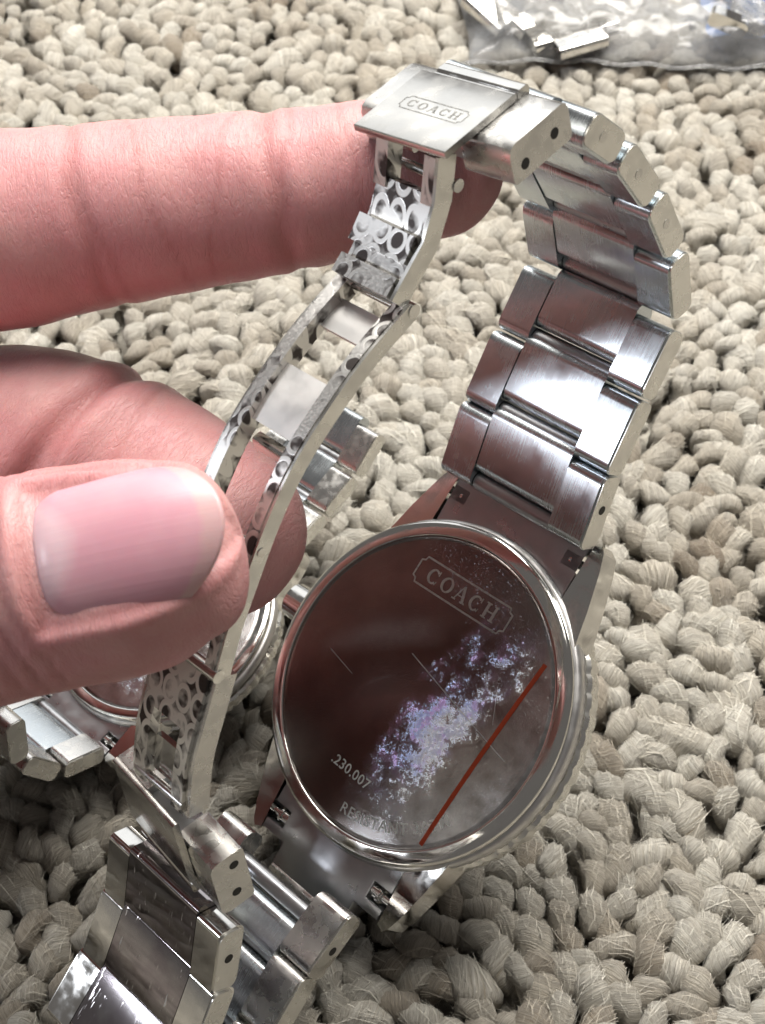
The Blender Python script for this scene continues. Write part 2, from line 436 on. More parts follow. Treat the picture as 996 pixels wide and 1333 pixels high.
def build_carpet():
    bm = bmesh.new(); z0 = -3.9; e = 700
    vs = [bm.verts.new(p) for p in ((-e, -e, z0), (e, -e, z0), (e, e, z0), (-e, e, z0), (-e, -e, z0-6), (e, -e, z0-6), (e, e, z0-6), (-e, e, z0-6))]
    for f in ((0, 1, 2, 3), (7, 6, 5, 4), (0, 4, 5, 1), (1, 5, 6, 2), (2, 6, 7, 3), (3, 7, 4, 0)): bm.faces.new([vs[i] for i in f])
    carpet = finish(bm, 'carpet', 'backing', None, smooth=None); tag(carpet, kind='structure')
    NVAR = 14
    prot = [loop_mesh(100+i) for i in range(NVAR)]
    # rows of loops running diagonally, jittered
    pts = []
    ang = R_(33); ca, sa = math.cos(ang), math.sin(ang)
    pu, pv = 3.2, 2.44
    for i in range(-56, 57):
        for j in range(-74, 75):
            u = i*pu+(j % 2)*pu*.5+rng.normal(0, .50)+1.6*math.sin(j*.23+i*.05); v_ = j*pv+rng.normal(0, .34)+1.1*math.sin(i*.35+j*.12)
            x, y = u*ca-v_*sa, u*sa+v_*ca
            if -82 < x < 82 and -72 < y < 118: pts.append((x, y))
    pts = np.array(pts); N = len(pts)
    rz = ang+1.15+.75*np.sin(pts[:, 0]*.11+1.3*np.sin(pts[:, 1]*.08))+rng.choice([0, -.8, .9], N, p=[.66, .19, .15])+rng.normal(0, .25, N)
    tilt = rng.normal(0, .16, N); sc = rng.normal(1.0, .15, N).clip(.70, 1.4); zz = rng.normal(-.10, .30, N)
    tint = np.clip(rng.beta(2.6, 1.5, N)+.10*np.sin(pts[:, 0]*.12+pts[:, 1]*.07), 0, 1)
    low = rng.random(N) < .10; tint[low] *= .30; tint = np.clip(tint-.18*(np.sin(pts[:, 0]*.19+.8)*np.sin(pts[:, 1]*.15+2) > .55), 0, 1)
    var = rng.integers(0, NVAR, N)
    # which loops show largest: closeness to the lens and inside the frame
    P3 = np.stack([pts[:, 0], pts[:, 1], np.zeros(N)], 1)-cam_loc
    pc = P3@RC; dep = -pc[:, 2]; sx = 498+FPX*pc[:, 0]/dep; sy = 666.5-FPX*pc[:, 1]/dep
    inside = (sx > -10) & (sx < 1006) & (sy > -10) & (sy < 1343)
    # not under the watches or the hand
    hid = ((sx-545)**2/205**2+(sy-900)**2/235**2 < 1) | ((sx < 300) & (sy > 600) & (sy < 900)) | ((sx < 560) & (sy > 170) & (sy < 380))
    order = np.argsort(np.where(inside & ~hid, dep, 1e6))
    single = set(order[:300].tolist())
    QUANT = 5
    cache = {}
    rest_v = []; rest_f = []; rest_y = []; rest_t = []; off = 0
    base_t = [(k+.5)/QUANT for k in range(QUANT)]
    fib_v = []; fib_t = []
    for i in range(N):
        V, Fq, uv = prot[var[i]]
        Mx = Matrix.Rotation(rz[i], 4, 'Z')@Matrix.Rotation(tilt[i], 4, 'X')
        M3 = np.array(Mx.to_3x3())*sc[i]
        loc = np.array([pts[i, 0], pts[i, 1], zz[i]])
        if i in single:
            q = min(QUANT-1, int(tint[i]*QUANT)); key = (var[i], q)
            if key not in cache:
                cache[key] = np_mesh('yarn_loop', V*S, Fq, 'yarn', {'yarn': ('FLOAT_VECTOR', np.c_[uv, np.full(len(uv), var[i]*3.7)]), 'tint': ('FLOAT', np.full(len(V), base_t[q]))})
            o = bpy.data.objects.new('yarn_loop', cache[key]); COL.objects.link(o)
            o.matrix_world = Matrix.Translation(loc*S)@Mx@Matrix.Scale(sc[i], 4)
            o.parent = carpet
        else:
            rest_v.append((V@M3.T+loc)*S); rest_f.append(Fq+off); off += len(V)
            rest_y.append(np.c_[uv+rng.uniform(0, 30, 2), np.full(len(uv), i*.37)]); rest_t.append(np.full(len(V), tint[i]))
        # stray fibres: thin slivers lying on and lifting from the yarn, follow the twist
        if inside[i]:
            nf = 110 if sy[i] > 250 else 64
            nv = 12
            t_ = rng.integers(2, 10, nf); j_ = rng.integers(0, nv, nf); dj = rng.choice([0, 1, 1, 2, 3], nf)
            a = V[t_*nv+j_]; b = V[np.minimum(t_+2, 13)*nv+(j_+dj) % nv]; c = V[np.minimum(t_+4, 13)*nv+(j_+2*dj) % nv]
            ctr = np.array([0, 0, -1.7])
            A = a+(a-ctr)*.01; B = b+(b-ctr)*rng.uniform(.012, .10, (nf, 1))+rng.normal(0, .10, (nf, 3)); C = c+(c-ctr)*rng.uniform(.02, .24, (nf, 1))+rng.normal(0, .20, (nf, 3))
            wd = np.cross(C-A, B-ctr); wd = wd/(np.linalg.norm(wd, axis=1)[:, None]+1e-9)*rng.uniform(.011, .030, (nf, 1))
            q = np.stack([A-wd, A+wd, B+wd, B-wd, C+wd*.4, C-wd*.4], 1).reshape(-1, 3)
            fib_v.append((q@M3.T+loc)*S); fib_t.append(np.full(nf*6, min(1, tint[i]+.15)))
    me = np_mesh('carpet_pile', np.concatenate(rest_v), np.concatenate(rest_f), 'yarn', {'yarn': ('FLOAT_VECTOR', np.concatenate(rest_y)), 'tint': ('FLOAT', np.concatenate(rest_t))})
    o = bpy.data.objects.new('carpet_pile', me); COL.objects.link(o); o.parent = carpet; tag(o, kind='stuff')
    fv = np.concatenate(fib_v); nf = len(fv)//6; b = (np.arange(nf)*6)[:, None]
    Fq = np.concatenate([b+np.array([[0, 1, 2, 3]]), b+np.array([[3, 2, 4, 5]])])
    me = np_mesh('yarn_fibres', fv, Fq, 'yarn', {'tint': ('FLOAT', np.concatenate(fib_t)), 'yarn': ('FLOAT_VECTOR', np.tile([[.5, .62, 0]], (nf*6, 1)))})
    o = bpy.data.objects.new('yarn_fibres', me); COL.objects.link(o); o.parent = carpet; tag(o, kind='stuff')
    print('loops', N, 'fibres', nf)
build_carpet()

# ------------------------------------------------------------------ watches
RW = np.array([[0.69487855, 0.49144121, -0.52500413], [-0.43017028, 0.86909768, 0.24417771], [0.57627886, 0.05616732, 0.81532074]])
CW = np.array([2.72148581, -15.80864934, -138.0])
def mat4(R3, loc_mm):
    m = Matrix.Identity(4)
    for i in range(3):
        for j in range(3): m[i][j] = float(R3[i][j])
        m[i][3] = float(loc_mm[i])*S
    return m

def dome(x, y, k=.66, r0=14.1, z0=.20):
    return z0+k*(1-(x*x+y*y)/(r0*r0))

def watch_head(root, up_slots=True):
    """mid case, ring, bezel, caseback, lugs, end links, spring bars. millimetres, origin on the caseback"""
    # caseback disc
    bm = bmesh.new(); lathe(bm, [(0, dome(0, 0))]+[(r, dome(r, 0)) for r in (2, 4, 6, 8, 10, 11.5, 12.8, 13.6, 13.9)]+[(14.05, .10), (14.1, -.4)], 144)
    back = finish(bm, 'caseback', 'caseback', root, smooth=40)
    bm = bmesh.new(); lathe(bm, [(14.02, -.3), (14.06, .20), (14.16, .30), (14.35, .30), (14.8, .24), (15.15, .20), (15.38, .12), (15.52, -.08), (15.56, -.4), (15.5, -.6), (15.0, -.65)], 160)
    finish(bm, 'caseback_ring', 'steel_polished', root, smooth=70)
    bm = bmesh.new(); lathe(bm, [(14.5, -.66), (15.6, -.72), (15.85, -.95), (15.9, -1.6), (15.8, -2.2), (15.5, -2.45), (14, -2.6)], 160)
    finish(bm, 'case', 'steel_frosted', root, smooth=45)
    nb = 60*6
    def rf(r, k, i): return r-(.12 if (i % 6) in (0, 1) and 0 < k < 4 else 0)
    bm = bmesh.new(); lathe(bm, [(14.2, -2.62), (15.75, -2.66), (16.05, -3.0), (15.95, -4.5), (15.2, -5.3), (13.8, -5.7)], nb, rfun=rf)
    finish(bm, 'bezel', 'steel_side', root, smooth=30)
    bm = bmesh.new(); lathe(bm, [(13.9, -5.6), (13.6, -6.0), (8, -6.35), (0, -6.5)], 96)
    finish(bm, 'crystal', 'crystal_dark', root, smooth=50)
    # crown between two pushers on the +X side, low on the case
    for a, rr, ln, nm in ((0, 1.9, 2.6, 'crown'),):
        bm = bmesh.new(); cyl(bm, (-16.0, 0, -3.2), (-16.0-ln, 0, -3.2), rr, 40, rr*.93); bevel(bm, .25)
        finish(bm, nm, 'steel_polished', root, smooth=25)
    # lugs
    for sy in (1, -1):
        for sx in (1, -1):
            poly = [(7.85, 13.0), (10.2, 11.6), (11.6, 9.6), (11.8, 10.6), (11.0, 14.0), (10.0, 17.4), (9.4, 18.9), (8.6, 19.4), (7.85, 19.1)]
            bm = bmesh.new()
            def fr(x, a, b, sx=sx, sy=sy): return (sx*a, sy*b, x)
            prism(bm, poly, -3.3, -1.15, fr)
            top = [v for v in bm.verts if v.co.z > -2]
            for v in top:
                ay = abs(v.co.y); v.co.z = -.75-(max(0, ay-11)*.085); v.co.x -= sx*.40 if abs(v.co.x) > 9 else 0
            bevel(bm, .55, 3)
            finish(bm, 'lug', 'steel_polished', root, smooth=24)
    # end links: plate with a tongue and slots for the spring bar
    for sy in (1, -1):
        arc = [(15.35*math.sin(R_(t)), 15.35*math.cos(R_(t))) for t in np.linspace(30.0, -30.0, 24)]
        right = [(7.7, 16.2), (5.6, 16.2), (5.6, 17.9), (7.7, 17.9), (7.7, 18.9), (4.75, 18.9), (4.75, 21.6)]
        poly = right+[(-x, y) for x, y in right[::-1]]+arc[::-1]
        poly = [p for p in poly]
        bm = bmesh.new()
        def fr2(x, a, b, sy=sy): return (a, sy*b, x)
        prism(bm, poly, -3.6, -1.25, fr2); bmesh.ops.triangulate(bm, faces=[f for f in bm.faces if len(f.verts) > 8])
        bevel(bm, .18, 2, 50)
        el = finish(bm, 'end_link', 'steel_dark', root, smooth=30)
        bm = bmesh.new(); cyl(bm, (-4.6, sy*21.6, -2.2), (4.6, sy*21.6, -2.2), 1.15, 24); finish(bm, 'end_link_tube', 'steel_satin', root)
        for sx in (1, -1):
            bm = bmesh.new(); cyl(bm, (sx*5.4, sy*17.05, -2.0), (sx*6.8, sy*17.05, -2.0), .62, 18); cyl(bm, (sx*6.8, sy*17.05, -2.0), (sx*8.1, sy*17.05, -2.0), .42, 18)
            cyl(bm, (sx*6.4, sy*17.05, -2.0), (sx*6.65, sy*17.05, -2.0), .78, 18)
            finish(bm, 'spring_bar', 'steel_polished', root, smooth=40)
    return back

def pathframe(P0, P1, upper):
    P0 = np.array(P0, float); P1 = np.array(P1, float); t = P1-P0; L = np.linalg.norm(t); t /= L
    n = np.array([t[1], -t[0]]) if upper else np.array([-t[1], t[0]])
    def fr(x, a, b): q = P0+t*a+n*b; return (x, q[0], q[1])
    return fr, L

def link_row(root, P0, P1, upper, hw0, hw1, th=2.7, first=False, last=False, twist=None, cmat='steel_brushed', pin=True, smat='steel_brushed', cf=.56, tight=False, c0=1.35):
    """one row: two side links, one centre link set half a step on, pin ends"""
    fr, L = pathframe(P0, P1, upper)
    chw = cf*(hw0+hw1)/2
    tw = (lambda p: p) if twist is None else twist
    def F(x, a, b): return tw(fr(x, a, b))
    for sx in (1, -1):
        bm = bmesh.new()
        prism(bm, rrect(-.2, L-(.25 if tight else .42), 0, th, 1.0, 6, .5 if tight else .85), sx*(chw+.07), sx*hw0, F)
        # waist: outer side leans in a little on the far end (taper) and a chamfer towards the outside
        bevel(bm, .22, 2, 40)
        sl = finish(bm, 'side_link', smat, root, smooth=32)
        # polished outer flank, a slab standing proud of the side
        bm = bmesh.new()
        prism(bm, rrect(-.1, L-.50, .22, th-.12, .7, 4, .7), sx*(hw0-.05), sx*(hw0+.16), F); bevel(bm, .1, 1, 40)
        finish(bm, 'link_flank', 'steel_side', sl, smooth=40)
        if pin:
            bm = bmesh.new(); a, b = L*.5, th*.52
            n = 16; p0 = Vector(F(sx*(hw0+.10), a, b)); p1 = Vector(F(sx*(hw0+.19), a, b)); cyl(bm, p0, p1, .42, n)
            finish(bm, 'pin_end', 'steel_satin' if pin == 1 else 'hole', sl)
    bm = bmesh.new()
    prism(bm, rrect(.55 if tight else c0, L+(.32 if tight else .62), .10, th-(0 if tight else .1), 1.0, 6, .5 if tight else 1.15), -chw, chw, F)
    bevel(bm, .12, 2, 45)
    finish(bm, 'centre_link', cmat, root, smooth=32)
    # inner connector tube between centre links
    bm = bmesh.new(); cyl(bm, F(-chw, c0-.9, th*.5), F(chw, c0-.9, th*.5), .85, 20)
    finish(bm, 'link_tube', 'steel_dark', root)

def blade_strip(bm, nodes, x0, x1, th, side=1, uvl=None):
    """strip following (y,z) nodes; thickness th towards outward normal; returns nothing"""
    P = [np.array(p, float) for p in nodes]; n = len(P); A = []
    for i in range(n):
        t = P[min(i+1, n-1)]-P[max(i-1, 0)]; t /= np.linalg.norm(t); nn = np.array([-t[1], t[0]])*side
        a = P[i]; b = P[i]+nn*th
        A.append([bm.verts.new((x0, a[0], a[1])), bm.verts.new((x1, a[0], a[1])), bm.verts.new((x1, b[0], b[1])), bm.verts.new((x0, b[0], b[1]))])
    for i in range(n-1):
        for k in range(4):
            j = (k+1) % 4; bm.faces.new((A[i][k], A[i][j], A[i+1][j], A[i+1][k]))
    bm.faces.new(A[0]); bm.faces.new(A[-1][::-1])

def spline(pts, n):
    P = np.array(pts, float); out = []
    m = len(P)
    for i in range(m-1):
        p0 = P[max(i-1, 0)]; p1 = P[i]; p2 = P[i+1]; p3 = P[min(i+2, m-1)]
        for k in range(n):
            t = k/n; out.append(.5*((2*p1)+(-p0+p2)*t+(2*p0-5*p1+4*p2-p3)*t*t+(-p0+3*p1-3*p2+p3)*t**3))
    out.append(P[-1]); return [tuple(o) for o in out]

def uv_yz(o, kx=1.0):
    """UV in mm: across = x, along = arclength-ish in the y/z plane"""
    me = o.data; uv = me.uv_layers.new(name='UVMap')
    co = np.empty(len(me.vertices)*3); me.vertices.foreach_get('co', co); co = co.reshape(-1, 3)/S
    li = np.empty(len(me.loops), np.int32); me.loops.foreach_get('vertex_index', li)
    c = co[li]; u = np.stack([c[:, 0]*kx+.3*c[:, 2], c[:, 1]*.92-.4*c[:, 2]], 1)
    uv.data.foreach_set('uv', u.astype(np.float32).ravel())

def clasp_half(root, origin, t, n, tw=lambda p: p, plate_engraved=False, flip=1):
    """end block of the folding clasp: two drilled wings, cover plate between them; t = towards the blade"""
    o = np.array(origin, float); t = np.array(t, float)/np.linalg.norm(t); n = np.array(n, float)/np.linalg.norm(n)
    def F(x, a, b): q = o+t*a+n*b; return tw((x, q[0], q[1]))
    for sx in (1, -1):
        bm = bmesh.new(); prism(bm, rrect(-3.3, 3.1, -1.5, 1.55, .35, 2, .7), sx*2.5, sx*6.95, F)
        for v in bm.verts: pass
        bevel(bm, .16, 2, 40)
        w = finish(bm, 'clasp_wing', 'steel_satin', root, smooth=30)
        for a, b in ((-1.55, -.1), (1.75, -.45)):
            bm = bmesh.new(); cyl(bm, F(sx*6.90, a, b), F(sx*6.975, a, b), .42, 16); finish(bm, 'drilled_hole', 'hole', w)
    # cover plate
    bm = bmesh.new(); prism(bm, rrect(-1.6, 5.9, 1.62, 2.2, .12, 2), -4.7, 3.8, F); bevel(bm, .14, 2, 40)
    pl = finish(bm, 'cover_plate', 'steel_plate', root, smooth=30)
    bm = bmesh.new(); prism(bm, rrect(-3.2, -1.95, 1.2, 2.15, .3, 3), -3.75, 3.75, F); bevel(bm, .1, 1, 40)
    finish(bm, 'hinge_bar', 'steel_polished', root)
    bm = bmesh.new(); cyl(bm, F(-3.7, -1.78, 1.8), F(3.7, -1.78, 1.8), .28, 14); finish(bm, 'hinge_pin', 'steel_polished', root)
    bm = bmesh.new(); prism(bm, rrect(-3.0, 2.4, -1.2, 1.15, .2, 2), -2.48, 2.48, F)
    finish(bm, 'clasp_core', 'steel_dark', root)
    if plate_engraved:
        vs, fs = serif_word('COACH', .8, 1.0)
        fm = lambda x, y: F(x-.4, 2.15-y, 2.215)
        surf_mesh(vs, fs, fm, 'engraved_lettering', 'engraving_clasp', pl, .015)
        vs, fs = ribbon_loop(cartouche(2.9, .72), .09)
        surf_mesh(vs, fs, fm, 'engraved_border', 'engraving_clasp', pl, .015)

def cartouche(a, b):
    k = .32*b
    q = [(a-k*1.2, b), (a-k*.9, b*.72), (a, b*.62), (a, 0)]
    pts = [(-(a-k*1.2)*.5, b), (0, b), ((a-k*1.2)*.5, b)]+q
    pts += [(a, -b*.62), (a-k*.9, -b*.72), (a-k*1.2, -b), (0, -b), (-(a-k*1.2), -b), (-(a-k*.9), -b*.72), (-a, -b*.62), (-a, 0), (-a, b*.62), (-(a-k*.9), b*.72), (-(a-k*1.2), b)]
    return pts

def twist_about(pivot, axis, ang):
    piv = Vector(pivot); Mx = Matrix.Rotation(ang, 3, Vector(axis))
    return lambda p: tuple(Mx@(Vector(p)-piv)+piv)

def build_main_watch():
    root = empty('wristwatch', mat4(RC@RW, RC@CW+cam_loc))
    tag(root, 'large steel wristwatch held open, scuffed caseback with red line facing up', 'watch')
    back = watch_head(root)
    # lettering on the caseback
    D = lambda x, y: (x, y, dome(x, y)+.012)
    vs, fs = serif_word('COACH', 1.45, 1.72)
    surf_mesh([(v[0]-.2, v[1]+9.55) for v in vs], fs, lambda x, y: D(x, y), 'engraved_lettering', 'engraving_mid', back, .03)
    vs, fs = ribbon_loop(cartouche(5.5, 1.28), .17)
    surf_mesh([(v[0]-.2, v[1]+9.55) for v in vs], fs, D, 'engraved_border', 'engraving_mid', back, .03)
    vs, fs = text_verts('.230.007', 1.35, 1.05, .012)
    surf_mesh(vs, fs, lambda x, y: D(*(np.array([-1.1, -9.65])+np.array([x*math.cos(-.04)-y*math.sin(-.04), x*math.sin(-.04)+y*math.cos(-.04)]))), 'engraved_lettering', 'engraving', back, .02)
    vs, fs = text_verts('RESISTANT 3ATM', 1.4, 1.08, .008)
    def arc(x, y):
        r = 12.75-y; a = R_(-64)+x/12.2
        return D(r*math.cos(a), r*math.sin(a))
    surf_mesh(vs, fs, arc, 'engraved_lettering', 'engraving', back, .02)
    # red line printed on the film and two long scratches
    def strip(p0, p1, w, n=24):
        p0 = np.array(p0, float); p1 = np.array(p1, float); d = p1-p0; nn = np.array([-d[1], d[0]])/np.linalg.norm(d)*w/2
        vs = []; fs = []
        for i in range(n+1):
            p = p0+d*i/n; vs += [tuple(p+nn), tuple(p-nn)]
            if i: fs.append((2*i-2, 2*i, 2*i+1, 2*i-1))
        return vs, fs
    vs, fs = strip((10.35, 8.3), (8.55, -10.7), .42); surf_mesh(vs, fs, lambda x, y: (x, y, dome(x, y)+.03), 'film_line', 'red_line', back, .05)
    for a, b, w in (((-1.4, 2.75), (6.0, .9), .09), ((5.6, 1.0), (11.6, -.5), .06), ((-9.5, -1.2), (-6.0, -1.9), .05), ((7.6, 4.5), (9.0, 1.5), .04)):
        vs, fs = strip(a, b, w, 12); surf_mesh(vs, fs, D, 'film_scratch', 'scratch', back, .01)
    # bracelet, upper side
    up = [(18.2, 1.6), (24.9, 4.0), (31.8, 5.3), (38.1, 6.2), (41.4, 11.5), (43.0, 17.8), (43.6, 24.2), (43.0, 29.3)]
    hw = [8.15, 8.05, 7.9, 7.7, 7.5, 7.3, 7.1, 6.95]
    for i in range(7):
        link_row(root, up[i], up[i+1], True, hw[i], hw[i+1], pin=(2 if i == 0 else (1 if i > 3 else 0)))
    clasp_half(root, (41.25, 32.55), (-.83, .56), (.56, .83), tw=twist_about((6.9, 41.2, 32.5), (.5, -.1, .86), R_(4.5)), plate_engraved=True)
    # lower side
    lo = [(-18.2, 4.6), (-24.6, 6.0), (-31.2, 6.0), (-37.6, 6.4), (-38.8, 11.4), (-32.1, 11.3), (-25.4, 13.2), (-19.7, 16.6)]
    for i in range(7):
        link_row(root, lo[i], lo[i+1], False, hw[i], hw[i+1], pin=(2 if i in (0, 6) else 0), cmat='steel_scratched' if i > 3 else 'steel_brushed', smat='steel_polished' if i > 3 else 'steel_satin', cf=.62 if i > 3 else .56, tight=i > 3, c0=3.3 if i == 0 else 1.35)
    tw = twist_about((6.9, -16.5, 20.5), (.6, .3, .75), R_(-7))
    clasp_half(root, (-16.6, 20.6), (.56, .83), (-.83, .56), tw=tw)
    # folding clasp: end blade, long centre frame, end blade
    def blade_end(name, nodes, hw_, fork_end, side):
        cl = empty_part(name, root)
        return cl
    # upper end blade (stepped plate hanging from the cover plate)
    bm = bmesh.new()
    prof = [(37.6, 35.2), (36.2, 34.2), (35.0, 33.3)]
    for sx in (1, -1):
        blade_strip(bm, [(37.7, 35.3), (36.4, 34.3), (34.9, 33.2)], sx*1.75, sx*2.95, 1.5, -1)
    blade_strip(bm, [(35.2, 33.4), (33.0, 32.4), (31.9, 32.1)], -2.8, 2.8, 1.25, -1)
    blade_strip(bm, [(32.0, 32.75), (30.4, 32.5), (29.9, 32.45)], -2.8, 2.8, 1.55, -1)
    blade_strip(bm, [(30.0, 32.05), (28.6, 31.95)], -2.8, 2.8, 1.2, -1)
    blade_strip(bm, [(28.7, 32.4), (27.2, 32.4)], -2.8, 2.8, 1.5, -1)
    eb = finish(bm, 'end_blade', 'monogram', root, smooth=30); uv_yz(eb)
    bm = bmesh.new(); blade_strip(bm, [(37.9, 35.35), (35.2, 33.3), (32.0, 32.05), (27.2, 31.9)], 2.96, 3.25, 1.75, -1); finish(bm, 'blade_edge', 'steel_side', eb, smooth=40)
    bm = bmesh.new(); cyl(bm, (-3.0, 36.3, 33.5), (3.0, 36.3, 33.5), .38, 16); cyl(bm, (3.2, 36.3, 33.55), (3.36, 36.3, 33.55), .5, 18)
    finish(bm, 'hinge_pin', 'steel_satin', eb, smooth=40)
    # centre frame: two curved rails
    rail = spline([(27.6, 32.2), (23.0, 33.7), (18.6, 34.5), (14.0, 34.85), (9.4, 34.3), (4.6, 33.1), (.8, 32.0), (-2.4, 30.7)], 5)
    fr = None
    for sx in (-1, 1):
        bm = bmesh.new(); blade_strip(bm, rail, sx*2.35, sx*3.35, 1.7, 1)
        bevel(bm, .1, 1, 50)
        r_ = finish(bm, 'frame_rail', 'monogram', root, smooth=30); uv_yz(r_)
        bm = bmesh.new(); blade_strip(bm, [(a, b-.12) for a, b in rail], sx*3.36, sx*3.62, 1.45, 1); finish(bm, 'rail_edge', 'steel_side', r_, smooth=40)
    bm = bmesh.new()
    blade_strip(bm, spline([(25.9, 31.6), (24.6, 32.2), (23.4, 32.5)], 3), -2.34, 2.34, .5, 1); finish(bm, 'frame_plate', 'steel_bead', root)
    bm = bmesh.new(); blade_strip(bm, spline([(19.9, 33.6), (17.4, 34.0), (15.2, 34.1)], 3), -2.34, 2.34, .5, 1)
    finish(bm, 'frame_plate', 'steel_bead', root)
    bm = bmesh.new(); blade_strip(bm, spline([(14.6, 32.6), (13.9, 33.0), (13.3, 32.2)], 4), -2.34, 2.34, .45, 1); finish(bm, 'frame_lip', 'steel_polished', root)
    for y, z, r in ((27.4, 31.4, .55), (7.4, 33.1, .38), (-2.2, 30.4, .55)):
        bm = bmesh.new(); cyl(bm, (-3.4, y, z), (3.7, y, z), r, 18); finish(bm, 'cross_pin', 'steel_polished', root)
    # lower end blade
    lb = spline([(-2.3, 30.6), (-5.5, 29.4), (-9.5, 27.8), (-13.6, 25.2)], 4)
    bm = bmesh.new(); blade_strip(bm, lb[:7], -2.9, 2.9, .9, 1)
    for sx in (1, -1): blade_strip(bm, lb[6:], sx*1.6, sx*2.9, .9, 1)
    eb = finish(bm, 'end_blade', 'monogram', root, smooth=30); uv_yz(eb)
    for sx in (1, -1):
        bm = bmesh.new(); blade_strip(bm, [(a, b-.35) for a, b in lb], sx*2.91, sx*3.5, 1.9, 1); bevel(bm, .12, 2, 50); finish(bm, 'blade_edge', 'steel_satin', eb, smooth=40)
    bm = bmesh.new(); cyl(bm, (-2.9, -12.9, 25.3), (2.9, -12.9, 25.3), .4, 16); finish(bm, 'hinge_pin', 'steel_satin', eb)
    bm = bmesh.new(); blade_strip(bm, [(-9.4, 27.0), (-12.2, 25.3)], -1.5, 1.5, .5, 1); finish(bm, 'blade_tongue', 'steel_polished', eb)
    return root
build_main_watch()

def build_second_watch():
    """smaller watch lying face down on the carpet, under the hand"""
    ax = np.array([.78, -.63])                   # photo direction of its 12 o'clock
    k = .735
    ray = W(212, 803, 160)-cam_loc; t = (7.0-cam_loc[2])/ray[2]; ctr = cam_loc+ray*t
    p2 = W(212+100*ax[0], 803+100*ax[1], 160)-cam_loc; t = (7.0-cam_loc[2])/p2[2]; up = cam_loc+p2*t-ctr; up /= np.linalg.norm(up)
    Z = np.array([-.28, -.03, 1.0]); Z /= np.linalg.norm(Z)
    Y = up-Z*(up@Z); Y /= np.linalg.norm(Y); X = np.cross(Y, Z)
    R3 = np.stack([X, Y, Z], 1)*k
    root = empty('wristwatch', mat4(R3, ctr))
    tag(root, 'smaller steel wristwatch lying face down on the carpet under the thumb', 'watch')
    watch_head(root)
    up_ = [(18.2, .8), (24.9, .8), (31.6, 1.6), (37.9, 4.0)]
    lo_ = [(-18.2, .9), (-23.4, 4.6), (-25.4, 10.8), (-22.4, 16.8)]
    for i in range(3): link_row(root, up_[i], up_[i+1], True, 8.15, 8.05, pin=0, smat='steel_satin')
    for i in range(3): link_row(root, lo_[i], lo_[i+1], False, 8.15, 8.05, pin=0, smat='steel_satin')
    return root
build_second_watch()

# ------------------------------------------------------------------ hand
def mat_skin():
    n = NT('skin'); v = n.coords(); fc = n.coords('finger', scale=(1, 1, 1))
    def st(a, b, rz=0.0, off=0.0):
        m = n.new('ShaderNodeMapping'); n.link(fc, m.inputs[0]); m.inputs['Scale'].default_value = (a, b, b); m.inputs['Rotation'].default_value = (0, rz*.6, rz); m.inputs['Location'].default_value = (off, off, 0)
        return m.outputs[0]
    l1 = n.noise(st(1.9, .48, .10), 1.0, 4, .55, .5)
    l2 = n.noise(st(2.8, .9, -.35, 5), 1.0, 3, .55, .4)
    r1 = n.math('ABSOLUTE', n.math('SUBTRACT', l1, .5)); r2 = n.math('ABSOLUTE', n.math('SUBTRACT', l2, .5))
    lines = n.math('ADD', n.rmap(r1, 0, .06), n.math('MULTIPLY', n.rmap(r2, 0, .07), .7))      # thin furrows
    cell = n.vor(v, 2.2, 'DISTANCE_TO_EDGE')
    big = n.noise(v, .13, 4, .6); mid = n.noise(v, .38, 5, .65); fine = n.noise(v, 3.0, 4, .7)
    base = n.mix(n.rmap(big, .35, .65), (.61, .325, .315), (.60, .27, .28))
    base = n.mix(n.rmap(mid, .42, .75, 0, .5), base, (.55, .215, .22))
    base = n.mix(n.rmap(fine, .45, .75, 0, .22), base, (.63, .37, .35))
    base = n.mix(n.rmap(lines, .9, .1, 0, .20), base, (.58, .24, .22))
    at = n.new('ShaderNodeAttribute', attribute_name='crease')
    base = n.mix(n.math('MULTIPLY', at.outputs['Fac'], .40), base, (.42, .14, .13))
    b = n.bump(lines, .026, .8)
    b = n.bump(n.rmap(cell, 0, .12), .006, .5, b)
    n.set(Base_Color=base, Roughness=n.rmap(mid, .3, .7, .38, .50), Normal=b, Subsurface_Weight=.30, Subsurface_Scale=.0016)
    n.p.inputs['Subsurface Radius'].default_value = (1.0, .32, .2)
    n.p.inputs['Specular IOR Level'].default_value = .42
    MAT['skin'] = n.m
    n = NT('thumb_nail'); uv = n.coords('nail', scale=(1, 1, 1)); su, sv, _ = n.sep(uv); v = n.coords()
    rid = n.noise(n.coords('nail', scale=(.6, 26, 1)), 1.0, 2)
    tip = n.rmap(n.math('ADD', su, n.rmap(n.noise(v, .5, 2), .3, .7, -.02, .02)), .865, .90)
    c = n.mix(n.rmap(n.noise(v, .22, 3), .35, .65), (.60, .295, .355), (.63, .34, .39))
    lun = n.math('ADD', su, n.math('MULTIPLY', n.math('POWER', n.math('SUBTRACT', sv, .5), 2.0), 1.6))
    c = n.mix(n.rmap(lun, .27, .17, 0, .75), c, (.64, .46, .50))
    c = n.mix(n.math('MULTIPLY', tip, .6), c, (.60, .42, .39))
    n.set(Base_Color=c, Roughness=n.rmap(n.noise(v, 1.5, 4), .3, .7, .36, .46), Normal=n.bump(rid, .03, .5), Subsurface_Weight=.2, Subsurface_Scale=.001, Coat_Weight=.22, Coat_Roughness=.25)
    MAT['nail'] = n.m
mat_skin()

